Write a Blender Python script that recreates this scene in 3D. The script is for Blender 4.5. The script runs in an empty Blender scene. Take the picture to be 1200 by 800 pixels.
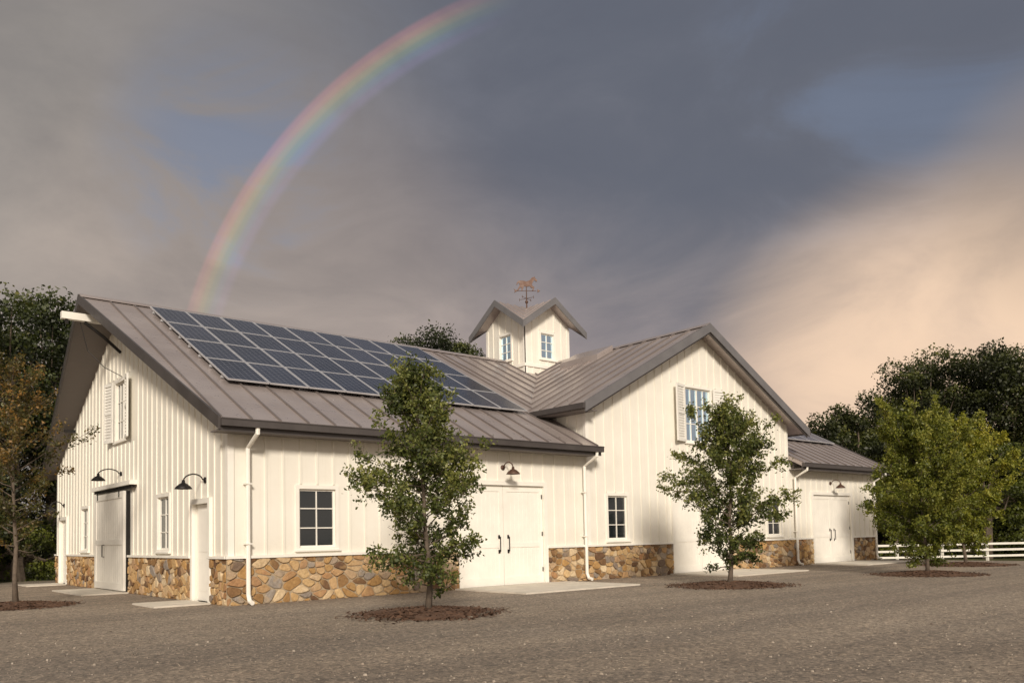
import bpy, math, random
import numpy as np
from mathutils import Vector, Matrix
random.seed(7); np.random.seed(7)
S=bpy.context.scene
# ---------------------------------------------------------------- helpers: nodes / materials
def newmat(name):
    m=bpy.data.materials.new(name); m.use_nodes=True
    nt=m.node_tree; b=nt.nodes['Principled BSDF']; return m,nt,b
def N(nt,t,**kw):
    n=nt.nodes.new(t)
    for k,v in kw.items(): setattr(n,k,v)
    return n
def L(nt,a,b): nt.links.new(a,b)
def ramp(nt,fac,stops,interp='LINEAR'):
    r=nt.nodes.new('ShaderNodeValToRGB'); e=r.color_ramp.elements; r.color_ramp.interpolation=interp
    while len(e)<len(stops): e.new(0.5)
    for el,(p,c) in zip(e,stops):
        el.position=p; el.color=(c[0],c[1],c[2],1)
    if fac is not None: L(nt,fac,r.inputs[0])
    return r.outputs[0]
def noise(nt,vec,scale,detail=4,rough=.55,dist=0):
    n=nt.nodes.new('ShaderNodeTexNoise'); n.inputs['Scale'].default_value=scale
    n.inputs['Detail'].default_value=detail; n.inputs['Roughness'].default_value=rough
    n.inputs['Distortion'].default_value=dist
    if vec is not None: L(nt,vec,n.inputs['Vector'])
    return n.outputs['Fac']
def mixc(nt,fac,a,b,bt='MIX'):
    m=nt.nodes.new('ShaderNodeMixRGB'); m.blend_type=bt
    for s,v in ((0,fac),(1,a),(2,b)):
        if isinstance(v,(int,float)): m.inputs[s].default_value=v
        elif isinstance(v,tuple): m.inputs[s].default_value=(v[0],v[1],v[2],1)
        else: L(nt,v,m.inputs[s])
    return m.outputs[0]
def math_(nt,op,a,b=None,c=None,clamp=False):
    m=nt.nodes.new('ShaderNodeMath'); m.operation=op; m.use_clamp=clamp
    for s,v in ((0,a),(1,b),(2,c)):
        if v is None: continue
        if isinstance(v,(int,float)): m.inputs[s].default_value=v
        else: L(nt,v,m.inputs[s])
    return m.outputs[0]
def maprange(nt,v,a,b,c=0,d=1,smooth=True):
    m=nt.nodes.new('ShaderNodeMapRange'); m.interpolation_type='SMOOTHSTEP' if smooth else 'LINEAR'
    L(nt,v,m.inputs[0])
    for i,x in zip((1,2,3,4),(a,b,c,d)): m.inputs[i].default_value=x
    return m.outputs[0]
def bump(nt,b,h,strength,dist=.02):
    n=nt.nodes.new('ShaderNodeBump'); n.inputs['Strength'].default_value=strength; n.inputs['Distance'].default_value=dist
    L(nt,h,n.inputs['Height']); L(nt,n.outputs[0],b.inputs['Normal'])
def pos(nt): return nt.nodes.new('ShaderNodeNewGeometry').outputs['Position']
def simple(name,col,rough=.5,metal=0,var=.12,scale=3,bstr=0):
    m,nt,b=newmat(name); p=pos(nt)
    n=noise(nt,p,scale,6,.6)
    lo=tuple(c*(1-var) for c in col); hi=tuple(min(1,c*(1+var)) for c in col)
    L(nt,ramp(nt,n,[(.3,lo),(.7,hi)]),b.inputs['Base Color'])
    L(nt,maprange(nt,n,.3,.7,max(0,rough-.08),min(1,rough+.1)),b.inputs['Roughness'])
    b.inputs['Metallic'].default_value=metal
    if bstr: bump(nt,b,noise(nt,p,scale*12,4),bstr,.01)
    return m
def wallmat():
    m,nt,b=newmat('cream_painted_boards'); p=pos(nt)
    n=noise(nt,p,1.3,5,.6); n2=noise(nt,p,22,4,.6)
    mp=N(nt,'ShaderNodeMapping'); mp.inputs['Scale'].default_value=(9,9,.5); L(nt,p,mp.inputs[0])
    n3=noise(nt,mp.outputs[0],1,5,.6)
    c=ramp(nt,n,[(.3,(.80,.765,.68)),(.7,(.85,.82,.74))])
    c=mixc(nt,maprange(nt,n3,.50,.75,0,.2),c,(.62,.57,.47))
    sx=N(nt,'ShaderNodeSeparateXYZ'); L(nt,p,sx.inputs[0])
    low=maprange(nt,sx.outputs[2],1.0,1.8,.26,0)
    c=mixc(nt,math_(nt,'MULTIPLY',low,n2),c,(.45,.37,.27))
    L(nt,c,b.inputs['Base Color']); b.inputs['Roughness'].default_value=.55
    bump(nt,b,n2,.12,.004); return m
def roofmat(name,k=1.):
    m,nt,b=newmat(name); p=pos(nt)
    n=noise(nt,p,.7,5,.6); n2=noise(nt,p,4,5,.7)
    c=ramp(nt,n,[(.3,(.35*k,.30*k,.285*k)),(.7,(.45*k,.395*k,.375*k))])
    c=mixc(nt,maprange(nt,n2,.5,.8,0,.3),c,(.29*k,.245*k,.225*k))
    L(nt,c,b.inputs['Base Color']); b.inputs['Metallic'].default_value=.4
    L(nt,maprange(nt,n2,.3,.7,.26,.40),b.inputs['Roughness'])
    bump(nt,b,noise(nt,p,1.6,2),.35,.025); return m
def stonemat():
    m,nt,b=newmat('fieldstone'); p=pos(nt)
    a=N(nt,'ShaderNodeAttribute',attribute_name='rnd')
    c=ramp(nt,a.outputs['Fac'],[(0,(.13,.07,.04)),(.12,(.25,.14,.06)),(.26,(.46,.27,.10)),(.40,(.62,.44,.23)),(.54,(.38,.20,.09)),(.66,(.72,.58,.38)),(.80,(.54,.35,.17)),(.9,(.34,.30,.26)),(1,(.19,.13,.09))])
    n=noise(nt,p,14,6,.65); n2=noise(nt,p,4,4,.6)
    c=mixc(nt,maprange(nt,n,.35,.7,.0,.55),c,mixc(nt,1.0,c,(.5,.45,.40),'MULTIPLY'))
    c=mixc(nt,maprange(nt,n2,.5,.7,0,.35),c,(.56,.37,.16))
    L(nt,c,b.inputs['Base Color']); b.inputs['Roughness'].default_value=.85
    bump(nt,b,n,.8,.025); return m
def glassmat(name,refl,tint):
    m,nt,b=newmat(name)
    b.inputs['Base Color'].default_value=(.012,.016,.018,1); b.inputs['Roughness'].default_value=.06
    g=N(nt,'ShaderNodeBsdfGlossy'); g.inputs['Color'].default_value=(*tint,1); g.inputs['Roughness'].default_value=.03
    n=noise(nt,pos(nt),1.1,2); bn=N(nt,'ShaderNodeBump'); bn.inputs['Strength'].default_value=.12; bn.inputs['Distance'].default_value=.05
    L(nt,n,bn.inputs['Height']); L(nt,bn.outputs[0],g.inputs['Normal'])
    mx=N(nt,'ShaderNodeMixShader'); mx.inputs[0].default_value=refl
    L(nt,b.outputs[0],mx.inputs[1]); L(nt,g.outputs[0],mx.inputs[2])
    L(nt,mx.outputs[0],nt.nodes['Material Output'].inputs[0]); return m
def leafmat(name,stops,trans=.3):
    m,nt,b=newmat(name)
    a=N(nt,'ShaderNodeAttribute',attribute_name='rnd')
    c=ramp(nt,a.outputs['Fac'],stops)
    L(nt,c,b.inputs['Base Color']); b.inputs['Roughness'].default_value=.5
    t=N(nt,'ShaderNodeBsdfTranslucent'); L(nt,mixc(nt,1.0,c,(1.25,1.35,.6),'MULTIPLY'),t.inputs[0])
    mx=N(nt,'ShaderNodeMixShader'); mx.inputs[0].default_value=trans
    L(nt,b.outputs[0],mx.inputs[1]); L(nt,t.outputs[0],mx.inputs[2])
    L(nt,mx.outputs[0],nt.nodes['Material Output'].inputs[0]); return m
WALL=wallmat(); ROOF=roofmat('standing_seam_metal'); SEAM=roofmat('shaded_seam_metal',.55); STONE=stonemat()  # SEAM: roof metal darkened, seam shadow put into its colour
MORTAR=simple('mortar',(.38,.30,.20),.9,0,.2,20,.4)
TRIM=simple('cream_trim_paint',(.85,.82,.75),.5,0,.04,2)
SHUT=simple('shaded_shutter_paint',(.78,.76,.71),.5,0,.05,2)  # cream greyed slightly, shadow on the shutters mixed into the colour
DARK=simple('dark_bronze_metal',(.085,.075,.072),.4,.3,.12,2)
RAKE=simple('grey_rake_metal',(.19,.185,.19),.4,.3,.1,2)
SOFF=simple('soffit_paint',(.17,.15,.14),.7,0,.1,2)
BLACK=simple('black_iron',(.02,.018,.017),.45,.4,.2,8)
COPPER=simple('weathered_copper',(.11,.06,.042),.55,.3,.25,6)
GLASS=glassmat('window_glass',.04,(.8,.85,.85)); GLASSU=glassmat('sky_tinted_window_glass',.9,(.62,.84,1.0))  # GLASSU: blue sky reflection put into tint and gloss, no real coating
CONC=simple('concrete',(.60,.55,.47),.85,0,.14,2.5,.3)
BARK=simple('bark',(.13,.10,.075),.9,0,.35,9,.8)
MULCH=simple('mulch',(.12,.064,.038),.95,0,.4,14,.9)
WHITEF=simple('white_fence_paint',(.72,.69,.62),.6,0,.1,3)
# ---------------------------------------------------------------- mesh builder
class MB:
    def __init__(s): s.v=[];s.f=[];s.r=[]
    def face(s,pts,r=0.):
        i=len(s.v); s.v+= [tuple(p) for p in pts]; s.f.append(tuple(range(i,i+len(pts)))); s.r.append(r)
    def hexa(s,b,t):
        i=len(s.v); s.v+=[tuple(p) for p in b]+[tuple(p) for p in t]
        for q in ((0,3,2,1),(4,5,6,7),(0,1,5,4),(1,2,6,5),(2,3,7,6),(3,0,4,7)):
            s.f.append(tuple(i+k for k in q)); s.r.append(0.)
    def box(s,a,b):
        x0,y0,z0=[min(p,q) for p,q in zip(a,b)]; x1,y1,z1=[max(p,q) for p,q in zip(a,b)]
        s.hexa([(x0,y0,z0),(x1,y0,z0),(x1,y1,z0),(x0,y1,z0)],[(x0,y0,z1),(x1,y0,z1),(x1,y1,z1),(x0,y1,z1)])
    def slab(s,pts,th):
        n=len(pts); i=len(s.v); s.v+=[tuple(p) for p in pts]+[(p[0],p[1],p[2]-th) for p in pts]
        s.f.append(tuple(range(i,i+n))); s.f.append(tuple(range(i+2*n-1,i+n-1,-1))); s.r+=[0,0]
        for k in range(n):
            k2=(k+1)%n; s.f.append((i+k,i+n+k,i+n+k2,i+k2)); s.r.append(0)
    def beam(s,p0,p1,h,w):
        p0=Vector(p0);p1=Vector(p1);w=Vector(w);d=Vector((0,0,-h))
        s.hexa([p0+d,p1+d,p1+d+w,p0+d+w],[p0,p1,p1+w,p0+w])
    def tube(s,pts,rad,n=8,cap=True,r=0.):
        pts=[Vector(p) for p in pts]
        if not hasattr(rad,'__len__'): rad=[rad]*len(pts)
        i0=len(s.v); t=(pts[1]-pts[0]).normalized()
        a=t.orthogonal().normalized()
        for k,p in enumerate(pts):
            if k==0: t=(pts[1]-pts[0])
            elif k==len(pts)-1: t=pts[-1]-pts[-2]
            else: t=pts[k+1]-pts[k-1]
            t.normalize(); a=(a-t*a.dot(t)).normalized(); b=t.cross(a)
            for j in range(n):
                an=2*math.pi*j/n; s.v.append(tuple(p+(a*math.cos(an)+b*math.sin(an))*rad[k]))
        for k in range(len(pts)-1):
            for j in range(n):
                j2=(j+1)%n; s.f.append((i0+k*n+j,i0+k*n+j2,i0+(k+1)*n+j2,i0+(k+1)*n+j)); s.r.append(r)
        if cap:
            s.f.append(tuple(i0+j for j in range(n-1,-1,-1))); e=i0+(len(pts)-1)*n
            s.f.append(tuple(e+j for j in range(n))); s.r+=[r,r]
    def lathe(s,c,prof,n=20):
        i0=len(s.v)
        for (r,z) in prof:
            for j in range(n):
                a=2*math.pi*j/n; s.v.append((c[0]+r*math.cos(a),c[1]+r*math.sin(a),c[2]+z))
        for k in range(len(prof)-1):
            for j in range(n):
                j2=(j+1)%n; s.f.append((i0+k*n+j,i0+k*n+j2,i0+(k+1)*n+j2,i0+(k+1)*n+j)); s.r.append(0)
    def build(s,name,mat,parent=None,smooth=False,attr=False):
        me=bpy.data.meshes.new(name); me.from_pydata(s.v,[],s.f); me.materials.append(mat)
        if attr:
            a=me.attributes.new('rnd','FLOAT','FACE'); a.data.foreach_set('value',np.array(s.r,dtype=np.float32))
        if smooth: me.polygons.foreach_set('use_smooth',[True]*len(me.polygons))
        me.update(); o=bpy.data.objects.new(name,me); S.collection.objects.link(o)
        if parent: o.parent=parent
        return o
def empty(name,loc=(0,0,0)):
    e=bpy.data.objects.new(name,None); e.empty_display_size=.5; S.collection.objects.link(e); return e
# ---------------------------------------------------------------- barn dimensions
LX=28.7; WY=16.2; RY=8.1; RZ=8.44; SM=.517; OV=.6
CX=16.45; CH=5.5; CZ=8.42; SC=.525
zm=lambda y: RZ-SM*abs(y-RY)
zc=lambda x: CZ-SC*abs(x-CX)
barn=empty('barn')
def PF(u,z,o): return (u,-o,z)
def PG(u,z,o): return (-o,u,z)
def fbox(mb,P,u0,u1,z0,z1,o0,o1):
    a=P(u0,z0,o0); b=P(u1,z1,o1); mb.box(a,b)
def wall(mb,P,u0,u1,z0,hf,ops,breaks=(),rev=.10):
    us=sorted(set([u0,u1]+[o[0] for o in ops]+[o[1] for o in ops]+list(breaks)))
    for a,b in zip(us[:-1],us[1:]):
        m=(a+b)/2; iv=sorted([(o[2],o[3]) for o in ops if o[0]<m<o[1]])
        z=z0
        for (p,q) in iv:
            if p>z+1e-4: mb.face([P(a,z,0),P(b,z,0),P(b,p,0),P(a,p,0)])
            z=q
        mb.face([P(a,z,0),P(b,z,0),P(b,hf(b),0),P(a,hf(a),0)])
    for (a,b,p,q) in ops:
        mb.face([P(a,p,0),P(a,q,0),P(a,q,-rev),P(a,p,-rev)]); mb.face([P(b,p,0),P(b,q,0),P(b,q,-rev),P(b,p,-rev)])
        mb.face([P(a,p,0),P(b,p,0),P(b,p,-rev),P(a,p,-rev)]); mb.face([P(a,q,0),P(b,q,0),P(b,q,-rev),P(a,q,-rev)])
def battens(mb,P,u0,u1,z0,hf,ops,sp=.41,marg=.11):
    n=int(round((u1-u0)/sp)); sp=(u1-u0)/n
    for i in range(1,n):
        u=u0+i*sp; w=.024; z=z0; top=hf(u)-.02
        for (a,b,p,q) in sorted(ops,key=lambda o:o[2]):
            if a-marg-w<u<b+marg+w:
                if p-marg>z+.05: fbox(mb,P,u-w,u+w,z,p-marg,0,.026)
                z=max(z,q+marg)
        if top>z: fbox(mb,P,u-w,u+w,z,top,0,.026)
trim=MB(); glass=MB(); glassu=MB(); sash=MB()
def window(P,a,b,p,q,cols,rows,g,tw=.08,mid=False):
    fbox(trim,P,a-tw,a,p-.05,q+.09,.001,.04); fbox(trim,P,b,b+tw,p-.05,q+.09,.001,.04)
    fbox(trim,P,a,b,q,q+.09,.001,.04); fbox(trim,P,a-tw-.03,b+tw+.03,p-.09,p-.05,.001,.075); fbox(trim,P,a,b,p-.05,p,.001,.04)
    s=.045
    fbox(sash,P,a,a+s,p,q,-.075,-.03); fbox(sash,P,b-s,b,p,q,-.075,-.03)
    fbox(sash,P,a+s,b-s,p,p+s,-.075,-.03); fbox(sash,P,a+s,b-s,q-s,q,-.075,-.03)
    for i in range(1,cols):
        u=a+(b-a)*i/cols; w=.03 if (mid and i==cols//2) else .012
        fbox(sash,P,u-w,u+w,p+s,q-s,-.072,-.035)
    for i in range(1,rows):
        z=p+(q-p)*i/rows; w=.012
        fbox(sash,P,a+s,b-s,z-w,z+w,-.070,-.037)
    g.face([P(a,p,-.065),P(b,p,-.065),P(b,q,-.065),P(a,q,-.065)])
ctop=1.06
fw=[(1.62,2.54,1.2,2.54),(11.8,12.68,1.2,2.54),(20.45,21.35,1.2,2.54)]
fd=[(6.2,9.12,0,2.76),(14.95,17.95,0,2.76),(23.65,26.6,0,2.76)]
uw=(15.75,17.15,4.45,6.3)
walls=MB(); bat=MB()
hmain=lambda u: zm(0)-.08
opsL=[fw[0],fd[0]]; opsC=[fw[1],fw[2],fd[1],uw]; opsR=[fd[2]]
wall(walls,PF,0,10.95,0,hmain,opsL)
wall(walls,PF,10.95,21.95,0,lambda u:zc(u)-.08,opsC,breaks=(CX,))
wall(walls,PF,21.95,LX,0,hmain,opsR)
battens(bat,PF,0.0,10.85,ctop,hmain,opsL); battens(bat,PF,10.95,21.95,ctop,lambda u:zc(u)-.08,opsC+[(15.0,17.9,4.45,6.3)]); battens(bat,PF,21.95,LX,ctop,hmain,opsR)
gw=[(3.83,4.72,1.2,2.54),(11.75,12.65,1.2,2.54)]
gd=[(1.06,2.06,0,2.25),(14.65,15.65,0,2.25)]
gu=(7.55,8.65,4.4,6.1)
hg=lambda u: zm(u)-.08
opsG=gw+gd+[gu]
wall(walls,PG,0,WY,0,hg,opsG,breaks=(RY,)); battens(bat,PG,0,WY,ctop,hg,opsG+[(7.1,10.4,0,2.95),(6.85,9.35,4.35,6.15)])
walls.face([(LX,0,0),(LX,WY,0),(LX,WY,hg(WY)),(LX,RY,hg(RY)),(LX,0,hg(0))])
walls.face([(0,WY,0),(LX,WY,0),(LX,WY,hg(WY)),(0,WY,hg(WY))])
for x in (10.95,21.95):
    walls.face([(x,0.001,3.9),(x,3,3.9),(x,3,zc(x)-.08),(x,0.001,zc(x)-.08)])
for k in range(1,6):
    bat.box((10.95-.022,k*.41-.02,4.2),(10.95,k*.41+.02,zc(10.95)-.1))
walls.build('board_walls',WALL,barn); bat.build('battens',WALL,barn)
for w in fw: window(PF,*w,2,3,glass)
window(PF,*uw,4,3,glassu,mid=True)
for w in gw: window(PG,*w,2,3,glass)
window(PG,*gu,4,3,glass,mid=True)
fbox(trim,PF,-.03,.11,ctop,4.1,.003,.032); fbox(trim,PG,-.03,.11,ctop,4.1,.002,.031)
fbox(trim,PF,10.90,11.03,ctop,zc(10.95)-.05,.003,.034); fbox(trim,PF,21.88,21.99,ctop,zc(21.95)-.05,.003,.034)
trim.box((10.95-.031,-.03,4.0),(10.95-.001,.1,zc(10.95)-.05))
fbox(trim,PF,LX-.11,LX+.03,ctop,4.1,.003,.032); fbox(trim,PG,WY-.11,WY+.03,ctop,4.1,.002,.031)
fbox(trim,PF,.11,10.88,3.86,4.06,.003,.028); fbox(trim,PF,22.0,LX-.11,3.86,4.06,.003,.028)
# stone
stones=MB(); mort=MB()
def clip(poly,nx,ny,d):
    out=[]
    for i in range(len(poly)):
        a=poly[i];b=poly[(i+1)%len(poly)]
        da=nx*a[0]+ny*a[1]-d; db=nx*b[0]+ny*b[1]-d
        if da<=0: out.append(a)
        if (da<0<db) or (db<0<da):
            t=da/(da-db); out.append((a[0]+t*(b[0]-a[0]),a[1]+t*(b[1]-a[1])))
    return out
def stonewall(P,u0,u1,z0=0,z1=1.0):
    fbox(mort,P,u0,u1,z0,z1,.002,.035)
    k=1.4; s=.135; sites=[]
    nu=int((u1-u0)/k/s)+3; nz=int((z1-z0)/s)+3
    for i in range(-1,nu):
        for j in range(-1,nz):
            if random.random()<.42: continue
            sites.append((u0/k+(i+.5*(j%2)+random.uniform(-.42,.42))*s, z0+(j+random.uniform(-.42,.42))*s))
    for a in sites:
        if not (u0/k-.1<a[0]<u1/k+.1): continue
        poly=[(u0/k,z0),(u1/k,z0),(u1/k,z1),(u0/k,z1)]
        for b in sites:
            dx=b[0]-a[0];dy=b[1]-a[1];dd=dx*dx+dy*dy
            if dd<1e-9 or dd>.5: continue
            l=math.sqrt(dd); nx=dx/l;ny=dy/l
            poly=clip(poly,nx,ny,nx*(a[0]+b[0])/2+ny*(a[1]+b[1])/2-.010)
            if len(poly)<3: break
        if len(poly)<3: continue
        pl=[(p[0]*k,p[1]) for p in poly]; q=[]
        for i in range(len(pl)):
            A=pl[i];B=pl[(i+1)%len(pl)]
            q.append((A[0]*.78+B[0]*.22,A[1]*.78+B[1]*.22)); q.append((A[0]*.22+B[0]*.78,A[1]*.22+B[1]*.78))
        cx=sum(p[0] for p in q)/len(q); cz=sum(p[1] for p in q)/len(q)
        if max(p[0] for p in q)-min(p[0] for p in q)<.05: continue
        h=random.uniform(.05,.09); r=random.random(); n=len(q)
        tx=random.uniform(-.08,.08);tz=random.uniform(-.08,.08)
        rings=[(1,.03),(.98,h*.8),(.86,h)]; i0=len(stones.v)
        for sc,o in rings:
            for p in q:
                uu=cx+(p[0]-cx)*sc; zz=cz+(p[1]-cz)*sc; oo=o
                if sc<.9: oo=o+(uu-cx)*tx+(zz-cz)*tz+random.uniform(-.003,.003)
                stones.v.append(P(uu,zz,oo))
        for kk in range(2):
            for j in range(n):
                j2=(j+1)%n; stones.f.append((i0+kk*n+j,i0+kk*n+j2,i0+(kk+1)*n+j2,i0+(kk+1)*n+j)); stones.r.append(r)
        stones.f.append(tuple(i0+2*n+j for j in range(n))); stones.r.append(r)
for a,b in ((-.06,6.08),(9.24,14.83),(18.07,23.53),(26.72,LX+.05)):
    stonewall(PF,a,b); fbox(trim,PF,a-(.04 if a<0 else 0),b,1.0,ctop,.004,.11)
for a,b in ((-.03,.95),(2.17,7.15),(10.35,14.54),(15.76,WY+.05)):
    stonewall(PG,a,b); fbox(trim,PG,a,b,1.0,ctop-.002,.005,.108)
stones.build('stone_wainscot',STONE,barn,attr=True); mort.build('mortar_bed',MORTAR,barn)
# doors
doors=MB(); iron=MB()
def dtrim(P,a,b,q,tw=.12):
    fbox(trim,P,a-tw,a,0.02,q+.12,.001,.075); fbox(trim,P,b,b+tw,0.02,q+.12,.001,.075); fbox(trim,P,a,b,q,q+.12,.001,.075)
for (a,b,p,q) in fd:
    dtrim(PF,a,b,q); m=(a+b)/2
    for s0,s1 in ((a+.01,m-.008),(m+.008,b-.01)):
        fbox(doors,PF,s0,s1,.03,q-.01,-.09,-.03)
        w=.13
        fbox(doors,PF,s0,s0+w,.03,q-.01,-.028,-.012); fbox(doors,PF,s1-w,s1,.03,q-.01,-.028,-.012)
        fbox(doors,PF,s0+w,s1-w,.03,.25,-.028,-.012); fbox(doors,PF,s0+w,s1-w,q-.17,q-.01,-.028,-.012); fbox(doors,PF,s0+w,s1-w,1.05,1.18,-.028,-.012)
        nb=8
        for i in range(1,nb):
            u=s0+w+(s1-s0-2*w)*i/nb; fbox(doors,PF,u-.004,u+.004,.25,q-.17,-.031,-.026)
    for s in (-.16,.16):
        iron.tube([PF(m+s,.95,-.01),PF(m+s,.95,.05),PF(m+s,1.35,.05),PF(m+s,1.35,-.01)],.014,6)
        fbox(iron,PF,m+s-.03,m+s+.03,.9,1.0,-.012,-.004); fbox(iron,PF,m+s-.03,m+s+.03,1.3,1.4,-.012,-.004)
    for z in (.35,1.35,2.4):
        for uu in (a+.01,b-.05): fbox(iron,PF,uu,uu+.03,z,z+.12,-.012,.0)
for (a,b,p,q) in gd:
    dtrim(PG,a,b,q,.11); fbox(doors,PG,a+.01,b-.01,.03,q-.01,-.085,-.055)
    fbox(doors,PG,a+.13,b-.13,.25,1.0,-.055,-.045); fbox(doors,PG,a+.13,b-.13,1.15,q-.15,-.055,-.045)
    iron.tube([PG(a+.09,1.0,-.05),PG(a+.09,1.0,.0),PG(a+.2,1.0,.0)],.012,6)
fbox(doors,PG,7.2,10.3,.06,2.86,.10,.16)
for (a,b,c,d) in ((7.2,7.36,.06,2.86),(10.14,10.3,.06,2.86),(7.36,10.14,.06,.26),(7.36,10.14,2.68,2.86),(7.36,10.14,1.35,1.5)):
    fbox(doors,PG,a,b,c,d,.161,.185)
for i in range(1,14):
    u=7.36+2.78*i/14; fbox(doors,PG,u-.004,u+.004,.26,2.68,.158,.163)
fbox(iron,PG,6.6,10.5,2.92,3.0,.06,.15)
fbox(trim,PG,6.5,10.6,3.0,3.12,.002,.22)
iron.tube([PG(9.2,1.0,.18),PG(9.2,1.0,.24),PG(9.2,1.35,.24),PG(9.2,1.35,.18)],.016,6)
for u in (7.6,9.9): fbox(iron,PG,u,u+.06,2.7,2.95,.186,.2)
fbox(iron,PG,7.16,7.199,.06,2.86,.03,.12)  # dark full-height strip down the sliding door's edge
doors.build('doors',TRIM,barn)
sh=MB()
def shutter(P,hinge,sgn,p,q,wd=.64,ang=14):
    ca_,sa_=math.cos(math.radians(ang)),math.sin(math.radians(ang))
    def Q(u,z,o): return P(hinge+sgn*(u*ca_-o*sa_),z,.05+u*sa_+o*ca_)
    def bx_(u0,u1,z0,z1,o0,o1):
        sh.hexa([Q(u0,z0,o0),Q(u1,z0,o0),Q(u1,z0,o1),Q(u0,z0,o1)],[Q(u0,z1,o0),Q(u1,z1,o0),Q(u1,z1,o1),Q(u0,z1,o1)])
    bx_(0,wd,p,q,0,.02)
    for (c,d,e,f) in ((0,.07,p,q),(wd-.07,wd,p,q),(.07,wd-.07,p,p+.09),(.07,wd-.07,q-.09,q),(.07,wd-.07,(p+q)/2-.04,(p+q)/2+.04)): bx_(c,d,e,f,.021,.05)
    n=int((q-p)/.085)
    for i in range(1,n):
        z=p+(q-p)*i/n; bx_(.08,wd-.08,z-.008,z+.018,.022,.038)
shutter(PF,uw[0]-.1,-1,uw[2]-.03,uw[3]+.05); shutter(PF,uw[1]+.1,1,uw[2]-.03,uw[3]+.05,ang=8)
shutter(PG,gu[0]-.1,-1,gu[2]-.03,gu[3]+.05,.56,10); shutter(PG,gu[1]+.1,1,gu[2]-.03,gu[3]+.05,.56,10)
sh.build('shutters',SHUT,barn)
# ---------------------------------------------------------------- roof
roof=MB(); T=.13; E0=-.4; E1=LX+.45; P0=-1.13; P1=LX+1.1; yE=-OV
pt=lambda x,y:(x,y,zm(y)); pc=lambda x,y:(x,y,zc(x))
roof.slab([pt(E0,yE),pt(10.93,yE),pt(10.93,RY),pt(P0,RY)],T)
roof.slab([pt(10.931,2.1),pt(21.969,2.1),pt(21.969,RY),pt(10.931,RY)],T)
roof.slab([pt(21.97,yE),pt(E1,yE),pt(P1,RY),pt(21.97,RY)],T)
roof.slab([pt(P0,RY),pt(P1,RY),pt(E1,WY+OV),pt(E0,WY+OV)],T)
xe0=CX-CH-.6; xe1=CX+CH+.6
roof.slab([pc(xe0,yE),pc(CX,yE),pc(CX,RY+.2),pc(xe0,RY+.2)],T)
roof.slab([pc(CX,yE),pc(xe1,yE),pc(xe1,RY+.2),pc(CX,RY+.2)],T)
seam=MB(); sh_=.05
def seamY(x,y0,y1):
    a=Vector(pt(x,y0));b=Vector(pt(x,y1)); seam.beam(a+Vector((-.016,0,sh_)),b+Vector((-.016,0,sh_)),sh_+.01,(.032,0,0))
x=E0+.02
while x<10.9: seamY(x,yE,RY-.02); x+=.66
x=22.1
while x<E1: seamY(x,yE,RY-.02); x+=.66
x=11.2
while x<21.9: seamY(x,2.2,RY-.02); x+=.66
y=yE+.02
while y<RY:
    for s in (xe0,xe1):
        a=Vector(pc(s,y)); b=Vector(pc(CX,y)); b.x+= -.02 if s<CX else .02
        seam.beam(a+Vector((0,-.016,sh_)),b+Vector((0,-.016,sh_)),sh_+.01,(0,.032,0))
    y+=.66
for sgn in (-1,1):
    roof.slab([(P0-.02,RY,RZ+.07),(P1,RY,RZ+.07),(P1,RY+sgn*.2,zm(RY+.2)+.06),(P0-.02,RY+sgn*.2,zm(RY+.2)+.06)],.02)
    roof.slab([(CX,yE-.02,CZ+.072),(CX,RY,CZ+.072),(CX+sgn*.2,RY,zc(CX+.2)+.062),(CX+sgn*.2,yE-.02,zc(CX+.2)+.062)],.02)
roof.slab([(CX-1.15,3.6,zc(CX-1.15)+.22),(CX-.3,3.6,zc(CX-.3)+.22),(CX-.3,5.6,zc(CX-.3)+.22),(CX-1.15,5.6,zc(CX-1.15)+.22)],.26)
roof.build('metal_roof',ROOF,barn); seam.build('standing_seams',SEAM,barn)
fas=MB(); rk=MB(); sof=MB()
zE=zm(yE)
def gutter(x0,x1):
    fas.box((x0,yE-.13,zE-.17),(x1,yE-.004,zE-.015)); fas.box((x0,yE-.145,zE-.03),(x1,yE-.13,zE-.005))
    fas.box((x0,yE-.003,zE-.27),(x1,yE+.03,zE-.09)); sof.box((x0+.02,yE+.031,zE-.25),(x1-.01,-.035,zE-.22))
gutter(E0-.02,10.96); gutter(22.0,E1+.02)
def rake(mb,a,b,w,h=.27,lift=.045):
    a=Vector(a);b=Vector(b);a.z+=lift;b.z+=lift; mb.beam(a,b,h,w)
rake(fas,pt(E0-.001,yE-.02),pt(P0-.001,RY),(-.05,0,0)); rake(fas,pt(E0-.001,WY+OV),pt(P0-.001,RY+.001),(-.05,0,0))
rake(fas,pt(E1+.001,yE-.02),pt(P1+.001,RY),(.05,0,0)); rake(fas,pt(E1+.001,WY+OV),pt(P1+.001,RY+.001),(.05,0,0))
rake(rk,(xe0-.03,yE-.001,zc(xe0-.03)),(CX,yE-.001,CZ),(0,-.05,0),.30); rake(rk,(CX+.001,yE-.001,CZ),(xe1+.03,yE-.001,zc(xe1+.03)),(0,-.05,0),.30)
rake(fas,(xe0+.05,yE+.06,zc(xe0+.05)-.12),(CX,yE+.06,CZ-.12),(0,-.05,0),.24); rake(fas,(CX+.001,yE+.06,CZ-.12),(xe1-.05,yE+.06,zc(xe1-.05)-.12),(0,-.05,0),.24)
ze=zc(xe0)
fas.box((xe0-.12,yE-.03,ze-.17),(xe0-.003,2.2,ze-.01)); fas.box((xe1+.003,yE-.03,ze-.17),(xe1+.12,2.2,ze-.01))
sof.box((xe0,yE+.07,ze-.2),(CX-CH-.03,2.2,ze-.17))
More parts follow.
